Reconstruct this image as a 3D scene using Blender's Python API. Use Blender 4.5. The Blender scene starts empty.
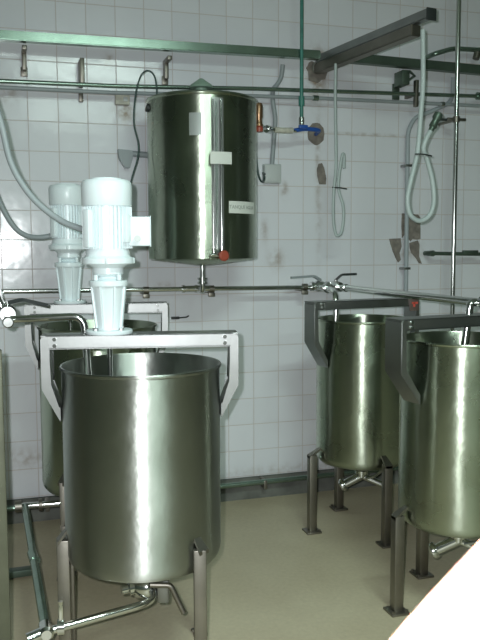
import bpy, bmesh, math, random
from mathutils import Vector, Matrix
random.seed(7)
R = math.radians
scene = bpy.context.scene
COL = scene.collection

# ------------------------------------------------------------------ materials
MATS = {}
def node_mat(name):
    m = bpy.data.materials.new(name); m.use_nodes = True
    nt = m.node_tree; b = nt.nodes['Principled BSDF']
    return m, nt, b
def simple(name, col, rough=.5, metal=0., bump=0., bscale=60., spec=.5, var=.0, vscale=8.):
    m, nt, b = node_mat(name)
    b.inputs['Base Color'].default_value = (*col, 1)
    b.inputs['Roughness'].default_value = rough
    b.inputs['Metallic'].default_value = metal
    b.inputs['Specular IOR Level'].default_value = spec
    tc = nt.nodes.new('ShaderNodeTexCoord')
    if var > 0:
        n = nt.nodes.new('ShaderNodeTexNoise'); n.inputs['Scale'].default_value = vscale; n.inputs['Detail'].default_value = 6
        nt.links.new(tc.outputs['Object'], n.inputs['Vector'])
        r = nt.nodes.new('ShaderNodeMapRange')
        r.inputs['From Min'].default_value = .3; r.inputs['From Max'].default_value = .7
        r.inputs['To Min'].default_value = 1 - var; r.inputs['To Max'].default_value = 1 + var
        nt.links.new(n.outputs['Fac'], r.inputs['Value'])
        mx = nt.nodes.new('ShaderNodeVectorMath'); mx.operation = 'SCALE'
        mx.inputs[0].default_value = col
        nt.links.new(r.outputs['Result'], mx.inputs['Scale'])
        nt.links.new(mx.outputs['Vector'], b.inputs['Base Color'])
    if bump > 0:
        n = nt.nodes.new('ShaderNodeTexNoise'); n.inputs['Scale'].default_value = bscale; n.inputs['Detail'].default_value = 5
        nt.links.new(tc.outputs['Object'], n.inputs['Vector'])
        bp = nt.nodes.new('ShaderNodeBump'); bp.inputs['Strength'].default_value = bump; bp.inputs['Distance'].default_value = .003
        nt.links.new(n.outputs['Fac'], bp.inputs['Height']); nt.links.new(bp.outputs['Normal'], b.inputs['Normal'])
    MATS[name] = m
    return m

ROT = .25
def brushed(name, col, rough, aniso=.8, rot=0.):
    """stainless steel brushed round the vessel: fine horizontal scratches"""
    m, nt, b = node_mat(name)
    b.inputs['Metallic'].default_value = 1
    b.inputs['Anisotropic'].default_value = aniso
    b.inputs['Anisotropic Rotation'].default_value = rot
    tg = nt.nodes.new('ShaderNodeTangent'); tg.direction_type = 'RADIAL'; tg.axis = 'Z'
    nt.links.new(tg.outputs['Tangent'], b.inputs['Tangent'])
    tc = nt.nodes.new('ShaderNodeTexCoord')
    mp = nt.nodes.new('ShaderNodeMapping'); mp.inputs['Scale'].default_value = (3, 3, 160)
    nt.links.new(tc.outputs['Object'], mp.inputs['Vector'])
    n = nt.nodes.new('ShaderNodeTexNoise'); n.inputs['Scale'].default_value = 1.5; n.inputs['Detail'].default_value = 4
    nt.links.new(mp.outputs['Vector'], n.inputs['Vector'])
    n2 = nt.nodes.new('ShaderNodeTexNoise'); n2.inputs['Scale'].default_value = 5; n2.inputs['Detail'].default_value = 5
    nt.links.new(tc.outputs['Object'], n2.inputs['Vector'])
    rr = nt.nodes.new('ShaderNodeMapRange'); rr.inputs['To Min'].default_value = rough * .75; rr.inputs['To Max'].default_value = rough * 1.35
    nt.links.new(n2.outputs['Fac'], rr.inputs['Value']); nt.links.new(rr.outputs['Result'], b.inputs['Roughness'])
    cr = nt.nodes.new('ShaderNodeMapRange'); cr.inputs['From Min'].default_value = .3; cr.inputs['From Max'].default_value = .7
    cr.inputs['To Min'].default_value = .88; cr.inputs['To Max'].default_value = 1.08
    nt.links.new(n2.outputs['Fac'], cr.inputs['Value'])
    mx = nt.nodes.new('ShaderNodeVectorMath'); mx.operation = 'SCALE'; mx.inputs[0].default_value = col
    nt.links.new(cr.outputs['Result'], mx.inputs['Scale']); nt.links.new(mx.outputs['Vector'], b.inputs['Base Color'])
    bp = nt.nodes.new('ShaderNodeBump'); bp.inputs['Strength'].default_value = .12; bp.inputs['Distance'].default_value = .0004
    nt.links.new(n.outputs['Fac'], bp.inputs['Height'])
    bp2 = nt.nodes.new('ShaderNodeBump'); bp2.inputs['Strength'].default_value = .6; bp2.inputs['Distance'].default_value = .008
    nt.links.new(n2.outputs['Fac'], bp2.inputs['Height']); nt.links.new(bp.outputs['Normal'], bp2.inputs['Normal'])
    nt.links.new(bp2.outputs['Normal'], b.inputs['Normal'])
    MATS[name] = m
    return m

STEEL = brushed('brushed_steel_vessel', (.43, .45, .42), .40, .93, ROT)
STEEL_DK = brushed('polished_steel_vessel', (.40, .445, .36), .27, .85, ROT)
FRAME = simple('satin_steel', (.31, .32, .315), .42, 1., bump=.1, bscale=25, var=.1)
LEGM = simple('dull_steel_leg', (.25, .235, .205), .45, 1., bump=.15, bscale=30, var=.15)
CHROME = simple('bright_pipe_steel', (.62, .64, .62), .17, 1., bump=.08, bscale=18)
PIPEG = simple('painted_pipe_green_grey', (.24, .32, .27), .26, .85, var=.12, vscale=14)
DARKG = simple('dark_green_steel', (.10, .14, .11), .4, .6, var=.2)
DARK = simple('black_rubber', (.02, .025, .025), .5)
CABLE = simple('dark_green_cable', (.03, .06, .055), .45)
ENAMEL = simple('white_enamel', (.74, .83, .85), .32, 0., bump=.1, bscale=40, var=.03)
HOSE = simple('pale_grey_hose', (.42, .49, .48), .45, var=.05)
CONDUIT = simple('grey_conduit', (.30, .34, .35), .45, var=.08)
TEAL = simple('teal_painted_pipe', (.05, .20, .165), .35, var=.2, vscale=20)
BLUE = simple('blue_paint', (.02, .09, .36), .4)
COPPER = simple('brass_fitting', (.36, .22, .13), .35, .9, var=.15)
REDM = simple('red_plastic', (.33, .07, .04), .4)
GREYP = simple('pale_grey_plastic', (.50, .54, .53), .5, var=.05)
BEIGE = simple('aged_tape', (.52, .52, .44), .7, var=.2, vscale=40)
CEMENT = simple('exposed_brown_cement', (.21, .19, .165), .95, bump=.8, bscale=90, var=.3, vscale=30)
CEMENTG = simple('grey_green_cement', (.20, .21, .18), .95, bump=.8, bscale=90, var=.25, vscale=30)
SKIRTM = simple('grey_cement_skirting', (.11, .115, .10), .75, bump=.5, bscale=40, var=.35, vscale=9)
PLATE = simple('nameplate_metal', (.42, .46, .44), .3, .5)
LABELM = simple('white_label', (.68, .72, .66), .5)
INK = simple('grey_ink', (.12, .14, .12), .6)
CEILM = simple('ceiling_paint', (.38, .46, .41), .9)
SKIN = simple('skin', (.75, .45, .33), .5, bump=.2, bscale=300, var=.06, vscale=60)
SKIN.node_tree.nodes['Principled BSDF'].inputs['Subsurface Weight'].default_value = .3
SKIN.node_tree.nodes['Principled BSDF'].inputs['Subsurface Radius'].default_value = (.004, .0015, .0008)
NAIL = simple('fingernail', (.80, .52, .42), .25)
GLASS, gnt, gb = node_mat('sight_glass')
gb.inputs['Base Color'].default_value = (.8, .9, .85, 1); gb.inputs['Roughness'].default_value = .1
gb.inputs['Transmission Weight'].default_value = .9
LAMPM, lnt, lb = node_mat('fluorescent_tube')
lb.inputs['Emission Color'].default_value = (.75, 1, .85, 1); lb.inputs['Emission Strength'].default_value = 4

def tile_mat(name, x0, z0, axis='x', stains=()):
    m, nt, b = node_mat(name)
    N, L = nt.nodes, nt.links
    tc = N.new('ShaderNodeTexCoord'); sp = N.new('ShaderNodeSeparateXYZ'); L.new(tc.outputs['Object'], sp.inputs[0])
    def mth(op, a, c=None):
        n = N.new('ShaderNodeMath'); n.operation = op
        for i, v in enumerate((a, c)):
            if v is None: continue
            if isinstance(v, (int, float)): n.inputs[i].default_value = v
            else: L.new(v, n.inputs[i])
        return n.outputs[0]
    U = mth('DIVIDE', mth('SUBTRACT', sp.outputs['X' if axis == 'x' else 'Y'], x0), .15)
    V = mth('DIVIDE', mth('SUBTRACT', sp.outputs['Z'], z0), .15)
    def edge(c):
        f = mth('FRACT', c); f = mth('ABSOLUTE', mth('SUBTRACT', f, .5))       # .5 at the joints
        return f
    e = mth('MAXIMUM', edge(U), edge(V))
    mr = N.new('ShaderNodeMapRange'); mr.interpolation_type = 'SMOOTHSTEP'
    mr.inputs['From Min'].default_value = .482; mr.inputs['From Max'].default_value = .492
    L.new(e, mr.inputs['Value']); joint = mr.outputs['Result']
    cb = N.new('ShaderNodeCombineXYZ'); L.new(mth('FLOOR', U), cb.inputs[0]); L.new(mth('FLOOR', V), cb.inputs[1])
    wn = N.new('ShaderNodeTexWhiteNoise'); L.new(cb.outputs[0], wn.inputs['Vector'])
    ns = N.new('ShaderNodeTexNoise'); ns.inputs['Scale'].default_value = 3.; ns.inputs['Detail'].default_value = 6; L.new(tc.outputs['Object'], ns.inputs['Vector'])
    val = mth('ADD', mth('MULTIPLY', wn.outputs['Value'], .05), mth('MULTIPLY', ns.outputs['Fac'], .10))
    val = mth('ADD', val, .90)
    base = N.new('ShaderNodeVectorMath'); base.operation = 'SCALE'; base.inputs[0].default_value = (.74, .765, .80); L.new(val, base.inputs['Scale'])
    gr = N.new('ShaderNodeMix'); gr.data_type = 'RGBA'; L.new(joint, gr.inputs['Factor']); L.new(base.outputs[0], gr.inputs['A'])
    gr.inputs['B'].default_value = (.58, .54, .52, 1)
    col = gr.outputs['Result']
    # old rust and damp stains on the tiles
    if stains:
        tot = None
        n3 = N.new('ShaderNodeTexNoise'); n3.inputs['Scale'].default_value = 22; n3.inputs['Detail'].default_value = 6; L.new(tc.outputs['Object'], n3.inputs['Vector'])
        for (sx, sz, rx, rz, s) in stains:
            dx = mth('DIVIDE', mth('SUBTRACT', sp.outputs['X'], sx), rx); dz = mth('DIVIDE', mth('SUBTRACT', sp.outputs['Z'], sz), rz)
            r2 = mth('ADD', mth('MULTIPLY', dx, dx), mth('MULTIPLY', dz, dz))
            g = mth('MULTIPLY', mth('EXPONENT', mth('MULTIPLY', r2, -1.)), s)
            tot = g if tot is None else mth('ADD', tot, g)
        nn = N.new('ShaderNodeMapRange'); nn.inputs['From Min'].default_value = .38; nn.inputs['From Max'].default_value = .62
        L.new(n3.outputs['Fac'], nn.inputs['Value'])
        tot = mth('MINIMUM', mth('MULTIPLY', tot, mth('ADD', nn.outputs['Result'], .15)), .9)
        st = N.new('ShaderNodeMix'); st.data_type = 'RGBA'; L.new(tot, st.inputs['Factor']); L.new(col, st.inputs['A'])
        st.inputs['B'].default_value = (.24, .16, .09, 1); col = st.outputs['Result']
    L.new(col, b.inputs['Base Color'])
    b.inputs['Roughness'].default_value = .16
    rr = mth('ADD', mth('MULTIPLY', joint, .5), .16); L.new(rr, b.inputs['Roughness'])
    bp = N.new('ShaderNodeBump'); bp.inputs['Strength'].default_value = .6; bp.inputs['Distance'].default_value = .0015; bp.invert = True
    L.new(joint, bp.inputs['Height'])
    n4 = N.new('ShaderNodeTexNoise'); n4.inputs['Scale'].default_value = 9; L.new(tc.outputs['Object'], n4.inputs['Vector'])
    bp2 = N.new('ShaderNodeBump'); bp2.inputs['Strength'].default_value = .35; bp2.inputs['Distance'].default_value = .004
    L.new(n4.outputs['Fac'], bp2.inputs['Height']); L.new(bp.outputs['Normal'], bp2.inputs['Normal'])
    L.new(bp2.outputs['Normal'], b.inputs['Normal'])
    return m
STAINS = [(1.74, 2.38, .06, .12, .8), (1.75, 1.95, .015, .30, .35), (1.76, 1.60, .02, .25, .2), (1.50, 1.36, .05, .05, .5), (1.43, 1.52, .02, .06, .5),
          (1.55, 1.75, .02, .04, .6), (2.05, 2.075, .24, .010, .45), (.06, 2.22, .05, .05, .6), (.66, 2.14, .05, .05, .8), (.58, 2.40, .03, .03, .5),
          (1.85, .14, .9, .03, .3), (1.80, 2.50, .10, .05, .4), (.85, 1.22, .05, .02, .4), (2.35, 1.40, .08, .05, .5), (.1, .33, .1, .05, .4)]
TILE = tile_mat('glazed_white_tile', .16275, 1.4704, 'x', STAINS)
TILE_S = simple('grey_green_wall_paint', (.10, .115, .10), .6, bump=.1, bscale=30, var=.08, vscale=3)
# floor: worn beige screed
FLOORM, fnt, fb = node_mat('beige_floor_screed')
tc = fnt.nodes.new('ShaderNodeTexCoord')
n1 = fnt.nodes.new('ShaderNodeTexNoise'); n1.inputs['Scale'].default_value = 1.8; n1.inputs['Detail'].default_value = 8
n2 = fnt.nodes.new('ShaderNodeTexNoise'); n2.inputs['Scale'].default_value = 55; n2.inputs['Detail'].default_value = 4
fnt.links.new(tc.outputs['Object'], n1.inputs['Vector']); fnt.links.new(tc.outputs['Object'], n2.inputs['Vector'])
cr = fnt.nodes.new('ShaderNodeValToRGB'); cr.color_ramp.elements[0].position = .3; cr.color_ramp.elements[0].color = (.47, .405, .275, 1)
cr.color_ramp.elements[1].position = .7; cr.color_ramp.elements[1].color = (.58, .52, .37, 1)
fnt.links.new(n1.outputs['Fac'], cr.inputs['Fac'])
fm = fnt.nodes.new('ShaderNodeMix'); fm.data_type = 'RGBA'; fm.blend_type = 'MULTIPLY'; fm.inputs['Factor'].default_value = .25
fnt.links.new(cr.outputs['Color'], fm.inputs['A']); fnt.links.new(n2.outputs['Fac'], fm.inputs['B']); fnt.links.new(fm.outputs['Result'], fb.inputs['Base Color'])
fb.inputs['Roughness'].default_value = .5
fbp = fnt.nodes.new('ShaderNodeBump'); fbp.inputs['Strength'].default_value = .25; fbp.inputs['Distance'].default_value = .003
fnt.links.new(n2.outputs['Fac'], fbp.inputs['Height']); fnt.links.new(fbp.outputs['Normal'], fb.inputs['Normal'])

# ------------------------------------------------------------------ mesh helpers
def rnd(pts, rad, n=6):
    """round the corners of a path"""
    pts = [Vector(p) for p in pts]; out = [pts[0]]
    for i in range(1, len(pts) - 1):
        a, p, b = pts[i-1], pts[i], pts[i+1]
        da, db = (a - p), (b - p); r = min(rad, da.length * .49, db.length * .49)
        A = p + da.normalized() * r; B = p + db.normalized() * r
        for k in range(n + 1):
            t = k / n; out.append(A * (1-t)**2 + p * 2*t*(1-t) + B * t*t)
    out.append(pts[-1]); return out
def smooth(pts, n=8):
    pts = [Vector(p) for p in pts]; P = [pts[0]*2 - pts[1]] + pts + [pts[-1]*2 - pts[-2]]; out = []
    for i in range(1, len(P) - 2):
        for k in range(n):
            t = k / n; a, b, c, d = P[i-1], P[i], P[i+1], P[i+2]
            out.append(.5 * ((2*b) + (c-a)*t + (2*a-5*b+4*c-d)*t*t + (3*b-a-3*c+d)*t**3))
    out.append(pts[-1]); return out

class MB:
    def __init__(s): s.bm = bmesh.new()
    def box(s, c, size, rz=0, bev=0, M=None):
        d = bmesh.ops.create_cube(s.bm, size=1)
        T = Matrix.Translation(c) @ Matrix.Rotation(rz, 4, 'Z') @ Matrix.Diagonal((*size, 1))
        if M is not None: T = M @ T
        bmesh.ops.transform(s.bm, matrix=T, verts=d['verts'])
        if bev:
            ed = set(e for v in d['verts'] for e in v.link_edges)
            bmesh.ops.bevel(s.bm, geom=list(ed), offset=bev, segments=2, affect='EDGES', profile=.5)
        return s
    def prism(s, poly, M, h):
        """poly: 2-D outline, extruded by h along local z, placed by M"""
        lo = [s.bm.verts.new(M @ Vector((x, y, 0))) for x, y in poly]; hi = [s.bm.verts.new(M @ Vector((x, y, h))) for x, y in poly]
        n = len(poly)
        s.bm.faces.new(lo[::-1]); s.bm.faces.new(hi)
        for i in range(n): s.bm.faces.new((lo[i], lo[(i+1) % n], hi[(i+1) % n], hi[i]))
        return s
    def tube(s, pts, r, seg=14, caps=True, flat=None):
        """round (or, with flat=(w,h), rectangular) bar swept along a path"""
        pts = [Vector(p) for p in pts]; n = len(pts)
        rs = r if isinstance(r, (list, tuple)) else [r] * n
        T = [((pts[min(i+1, n-1)] - pts[i]).normalized() + (pts[i] - pts[max(i-1, 0)]).normalized()).normalized() for i in range(n)]
        ref = Vector((0, 0, 1)) if abs(T[0].z) < .9 else Vector((0, 1, 0))
        nx = T[0].cross(ref).normalized(); rings = []
        for i in range(n):
            nx = (nx - T[i] * nx.dot(T[i])).normalized(); ny = T[i].cross(nx)
            if flat:
                w, h = flat; k = 1.
                if 0 < i < n-1:
                    k = 1 / max(.5, T[i].dot((pts[i] - pts[i-1]).normalized()))
                ring = [s.bm.verts.new(pts[i] + nx * a * w/2 * (1 if abs(nx.z) > 2 else k if False else 1) + ny * b_ * h/2) for a, b_ in ((-1,-1),(1,-1),(1,1),(-1,1))]
            else:
                ring = [s.bm.verts.new(pts[i] + (nx * math.cos(2*math.pi*k/seg) + ny * math.sin(2*math.pi*k/seg)) * rs[i]) for k in range(seg)]
            rings.append(ring)
        m = len(rings[0])
        for i in range(n-1):
            for k in range(m):
                s.bm.faces.new((rings[i][k], rings[i][(k+1) % m], rings[i+1][(k+1) % m], rings[i+1][k]))
        if caps: s.bm.faces.new(rings[0][::-1]); s.bm.faces.new(rings[-1])
        return s
    def lathe(s, prof, seg=64, c=(0, 0, 0), M=None, close=False):
        """prof: (radius, z) pairs, turned round the z axis"""
        M = M or Matrix.Identity(4); M = Matrix.Translation(c) @ M; rings = []
        for r, z in prof:
            if r < 1e-6: rings.append([s.bm.verts.new(M @ Vector((0, 0, z)))])
            else: rings.append([s.bm.verts.new(M @ Vector((r*math.cos(2*math.pi*k/seg), r*math.sin(2*math.pi*k/seg), z))) for k in range(seg)])
        pr = list(zip(rings, rings[1:])) + ([(rings[-1], rings[0])] if close else [])
        for a, b in pr:
            for k in range(seg):
                k2 = (k+1) % seg
                if len(a) == 1 and len(b) == 1: continue
                if len(a) == 1: s.bm.faces.new((a[0], b[k2], b[k]))
                elif len(b) == 1: s.bm.faces.new((a[k], a[k2], b[0]))
                else: s.bm.faces.new((a[k], a[k2], b[k2], b[k]))
        return s
    def shell(s, r, a0, a1, z0, z1, th=.002, n=12):
        """curved plate lying on a cylinder of radius r (angles in degrees)"""
        V = []
        for i in range(n+1):
            a = R(a0 + (a1-a0)*i/n)
            V.append([s.bm.verts.new((q*math.cos(a), q*math.sin(a), z)) for q, z in ((r, z0), (r+th, z0), (r+th, z1), (r, z1))])
        for i in range(n):
            for k in range(4): s.bm.faces.new((V[i][k], V[i][(k+1) % 4], V[i+1][(k+1) % 4], V[i+1][k]))
        s.bm.faces.new(V[0][::-1]); s.bm.faces.new(V[-1]); return s
    def build(s, name, mat, parent=None, loc=(0, 0, 0), sm=True, **kw):
        bmesh.ops.recalc_face_normals(s.bm, faces=s.bm.faces)
        me = bpy.data.meshes.new(name); s.bm.to_mesh(me); s.bm.free()
        if sm:
            for p in me.polygons: p.use_smooth = True
            me.set_sharp_from_angle(angle=R(38))
        me.materials.append(mat)
        o = bpy.data.objects.new(name, me); COL.objects.link(o); o.location = loc
        if parent: o.parent = parent
        for k, v in kw.items(): o[k] = v
        return o
def thing(name, label, cat, loc=(0, 0, 0), rz=0, group=None):
    o = bpy.data.objects.new(name, None); COL.objects.link(o); o.location = loc; o.rotation_euler = (0, 0, rz)
    o.empty_display_size = .05; o['label'] = label; o['category'] = cat
    if group: o['group'] = group
    return o
def tag(o, label, cat, group=None):
    o['label'] = label; o['category'] = cat
    if group: o['group'] = group
    return o
def zdir(d):
    """matrix turning local z towards d"""
    return Vector(d).normalized().to_track_quat('Z', 'Y').to_matrix().to_4x4()
def struct(o): o['kind'] = 'structure'; return o

# ------------------------------------------------------------------ room
X0, X1, YB, ZC = -1.9, 4.4, -7.2, 3.25
w = MB().box(((X0+X1)/2, .06, ZC/2), (X1-X0+.24, .12, ZC)); struct(w.build('wall_back', TILE, sm=False))
w = MB().box((X0-.06, YB/2, ZC/2), (.12, -YB, ZC)); struct(w.build('wall_left', TILE_S, sm=False))
w = MB().box((X1+.06, YB/2, ZC/2), (.12, -YB, ZC)); struct(w.build('wall_right', TILE_S, sm=False))
w = MB().box(((X0+X1)/2, YB-.06, ZC/2), (X1-X0+.24, .12, ZC)); struct(w.build('wall_front', TILE_S, sm=False))
w = MB().box(((X0+X1)/2, YB/2, -.06), (X1-X0+.3, -YB+.3, .12)); struct(w.build('floor', FLOORM, sm=False))
w = MB().box(((X0+X1)/2, YB/2, ZC+.06), (X1-X0+.3, -YB+.3, .12)); struct(w.build('ceiling', CEILM, sm=False))
# cement skirting with a sloped top
sk = MB(); sk.prism([(0, 0), (-.05, 0), (-.035, .07), (-.018, .112), (0, .115)], Matrix(((0, 0, 1, X0), (1, 0, 0, 0), (0, 1, 0, 0), (0, 0, 0, 1))), X1-X0)
struct(sk.build('baseboard_back', SKIRTM, sm=False))

# patches where tiles have fallen off or a hole was made good
def blob(cx, cz, rx, rz, n=22, jag=.05, pts=None):
    if pts is None:
        pts = []
        for k in range(n):
            a = 2*math.pi*k/n; q = 1 + random.uniform(-jag, jag); pts.append((cx + rx*q*math.cos(a), cz + rz*q*math.sin(a)))
    M = Matrix(((1, 0, 0, 0), (0, 0, -1, .002), (0, 1, 0, 0), (0, 0, 0, 1)))
    m = MB(); m.prism(pts, M, .008); return m
def patch(m, mat, label): tag(m.build('wall_patch', mat, sm=False), label, 'patch')
patch(blob(1.738, 2.068, .052, .062), CEMENT, 'round grey cement patch at the end of the blue elbow')
patch(blob(0, 0, 0, 0, pts=[(1.755, 1.90), (1.775, 1.905), (1.79, 1.875), (1.802, 1.82), (1.80, 1.785), (1.76, 1.785), (1.748, 1.83), (1.745, 1.87)]), CEMENT,
      'small brown teardrop patch on the tiles below the round patch')
patch(blob(1.735, 2.41, .06, .06, jag=.25), CEMENT, 'ragged brown patch around the wall end of the ceiling beam')
patch(blob(0, 0, 0, 0, pts=[(2.292, 1.625), (2.40, 1.618), (2.415, 1.60), (2.418, 1.475), (2.395, 1.47), (2.365, 1.475), (2.35, 1.46), (2.33, 1.49), (2.31, 1.50), (2.295, 1.48), (2.29, 1.55)]), CEMENT,
      'rectangular brown patch of missing tile behind the grey conduit')
patch(blob(0, 0, 0, 0, pts=[(2.21, 1.475), (2.285, 1.478), (2.292, 1.43), (2.278, 1.39), (2.288, 1.35), (2.27, 1.335), (2.255, 1.36), (2.235, 1.40), (2.22, 1.44)]), CEMENT,
      'jagged brown shard-shaped patch left of the grey conduit')
patch(blob(0, 0, 0, 0, pts=[(2.345, 1.45), (2.40, 1.465), (2.412, 1.44), (2.41, 1.37), (2.43, 1.325), (2.41, 1.33), (2.39, 1.36), (2.36, 1.39), (2.348, 1.42)]), CEMENT,
      'jagged brown patch right of the grey conduit, lowest of the group')

# ------------------------------------------------------------------ open mixing tanks
def tank(name_label, loc, rz, Rr, ztop, zbot, legs, bar, br, vessel_mat, s_=.040, hleg=.05, square=False):
    t = thing('steel_tank', name_label, 'tank', (loc[0], loc[1], 0), rz, 'open steel tanks on legs')
    # vessel: rolled rim, thin wall, rounded and slightly dished bottom, inside surface
    pf = [(0, zbot-.012), (Rr*.5, zbot-.006), (Rr-.035, zbot+.002), (Rr-.015, zbot+.010), (Rr-.004, zbot+.024), (Rr, zbot+.045)]
    nz = 10
    for k in range(1, nz+1):
        pf.append((Rr, zbot+.045 + (ztop-.012-zbot-.045)*k/nz))
    pf += [(Rr+.005, ztop-.009), (Rr+.0065, ztop-.004), (Rr+.004, ztop), (Rr-.001, ztop), (Rr-.004, ztop-.006), (Rr-.004, zbot+.05), (Rr-.03, zbot+.014), (Rr*.5, zbot+.004), (0, zbot+.002)]
    MB().lathe(pf, 96).build('vessel', vessel_mat, t)
    # legs: square tube, cut-off gusset at the top, square foot plate
    for k, (lx, ly) in enumerate(legs):
        a = 0 if square else math.atan2(ly, lx); h = zbot + hleg
        m = MB(); m.box((lx, ly, h/2), (s_, s_, h), a, .003)
        rr_ = math.hypot(lx, ly); ux, uy = lx/rr_, ly/rr_
        # slanted top cap welding the leg to the vessel
        cap = [(-s_*.5, 0), (s_*.5, 0), (s_*.5, .004), (-(rr_-Rr)-.004+s_*0, .034), (-(rr_-Rr)-.012, .030)] if False else None
        ca, sa = ux, uy
        w2 = s_*.5
        P4 = [(lx+ca*w2-sa*q*w2, ly+sa*w2+ca*q*w2, h-.002) for q in (-1, 1)] + [(ca*(Rr-.004)-sa*q*w2*.6, sa*(Rr-.004)+ca*q*w2*.6, h+.036) for q in (1, -1)]
        vs = [m.bm.verts.new(p) for p in P4]; vd_ = [m.bm.verts.new((p[0], p[1], p[2]-.012)) for p in P4]
        m.bm.faces.new(vs); m.bm.faces.new(vd_[::-1])
        for q in range(4): m.bm.faces.new((vs[q], vd_[q], vd_[(q+1) % 4], vs[(q+1) % 4]))
        lg = m.build('leg', LEGM, t)
        ps = .052 if (square and k > 1) else .078; pq = ps*.36
        fp = MB(); fp.box((lx, ly, .005), (ps, ps, .010), a, .002)
        for sx in (-1, 1):
            fp.lathe([(0, 0), (.008, 0), (.008, .008), (0, .008)], 6, (lx + ux*pq*sx - uy*pq, ly + uy*pq*sx + ux*pq, .010))
        fp.build('foot_plate', LEGM, lg)
    # cross bar and the two bent arms that carry it
    L, bh, bd, zt = bar; bw, vd, dd = br
    m = MB(); th = .006
    m.box((0, 0, zt-th/2), (2*L, bd, th), 0, .0015)
    m.box((0, -bd/2+th/2, zt-bh/2), (2*L-.03, th, bh), 0, .0015); m.box((0, bd/2-th/2, zt-bh/2), (2*L-.03, th, bh), 0, .0015)
    m.box((0, -bd/2+.008, zt-bh+.003), (2*L-.03, .016, .005))
    bo = m.build('cross_bar', FRAME, t, sm=False)
    bb = MB()
    for sx in (-1, 1):
        for q in (-.25, .25): bb.lathe([(0, 0), (.007, 0), (.007, .006), (0, .006)], 6, (sx*(L-.045), -bd/2, zt-bh*.5+q*bh*.9), zdir((0, -1, 0)))
    bb.build('bolt', CHROME, bo, kind='stuff')
    for sx in (-1, 1):
        xo, xi, xt = L, L-bw, Rr+.002
        ky = bw*1.35
        pol = [(xo-.010, zt-.001), (xo, zt-.010), (xo, zt-vd), (xt, zt-vd-dd-(xo-xt)*.0), (xt, zt-vd-dd+ky*1.3), (xi, zt-vd+ky*.35), (xi, zt-.001)]
        M = Matrix(((sx, 0, 0, 0), (0, 0, 1, -bd/2-.002), (0, 1, 0, 0), (0, 0, 0, 1)))
        m = MB(); m.prism(pol, M, bd+.004)
        bmesh.ops.bevel(m.bm, geom=m.bm.edges[:], offset=.003, segments=2, affect='EDGES')
        m.build('support_arm', FRAME, t)
    return t
d8 = R(-7)
def rotl(pts, a): return [(x*math.cos(a)-y*math.sin(a), x*math.sin(a)+y*math.cos(a)) for x, y in pts]
def ring(r, *deg): return [(r*math.cos(R(q)), r*math.sin(R(q))) for q in deg]
tF = tank('nearest and widest open steel tank, under the white motor, grey foot valve below it', (.440, -1.60), R(-11), .260, 1.043, .385,
          ring(.270, 184+11, 300+11, 155+11, 32+11), (.320, .046, .085, 1.145), (.028, .175, .110), STEEL, .040, .095, True)
tB = tank('wide open steel tank against the tiled wall, half hidden behind the nearest tank', (.418, -.60), R(-8), .262, 1.080, .335,
          ring(.272, 228+8, 290+8, 100+8, 30+8), (.316, .046, .085, 1.178), (.026, .185, .11), STEEL_DK, .038, .09, True)
cross = ring(.272, 172, -8, 82, -98)
tR = tank('narrow open steel tank by the wall with a red-marked plate on its bar end', (1.732, -.632), R(8), .232, 1.072, .345,
          cross, (.312, .040, .095, 1.165), (.022, .200, .125), STEEL_DK)
tC = tank('narrow open steel tank cut by the right edge, with the elbow pipe dropping into it', (1.715, -1.53), R(8), .238, 1.072, .340,
          cross, (.332, .042, .100, 1.160), (.022, .200, .125), STEEL_DK)
# marked plate at the right end of the bar
m = MB(); m.box((.275, -.052, 1.133), (.056, .006, .062), 0, .001); pl = m.build('nameplate', simple('tag_metal', (.30, .22, .20), .35, .7), tR)
m = MB(); m.box((.276, -.0565, 1.142), (.036, .003, .010)); m.box((.272, -.0565, 1.134), (.012, .003, .024)); m.build('red_mark', simple('red_mark', (.62, .10, .07), .5), pl)

# bottom outlets
def outlet(t, zb, turn):
    """short stub with a clamp, angled branch ending in a cap, second branch and a lever"""
    m = MB(); m.lathe([(0, zb-.085), (.024, zb-.085), (.024, zb-.072), (.034, zb-.068), (.034, zb-.052), (.022, zb-.048), (.022, zb+.005), (0, zb+.005)], 20)
    c, s_ = math.cos(turn), math.sin(turn)
    e1 = Vector((c*-.082, s_*-.082, zb-.128)); mid = Vector((0, 0, zb-.080))
    m.tube([mid, e1], .022, 16)
    o = m.build('outlet_valve', CHROME, t)
    d = (e1 - mid).normalized()
    m = MB(); m.lathe([(0, 0), (.030, 0), (.033, .004), (.033, .018), (.026, .026), (0, .026)], 20, e1, zdir(d)); m.build('outlet_cap', CHROME, o)
    e2 = Vector((c*.115, s_*.115, zb-.125))
    m = MB(); m.tube([mid, e2], .017, 14); m.lathe([(0, 0), (.025, 0), (.025, .014), (0, .014)], 16, e2, zdir(e2-mid)); m.build('side_branch', CHROME, o)
    m = MB(); m.tube(rnd([(c*.01, s_*.01-.02, zb-.09), (c*.05, s_*.05-.03, zb-.075), (c*.115, s_*.115-.03, zb-.015)], .01), .007, 8); m.build('handle', CHROME, o)
outlet(tR, .345, R(-36))
outlet(tC, .340, R(-40))

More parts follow.
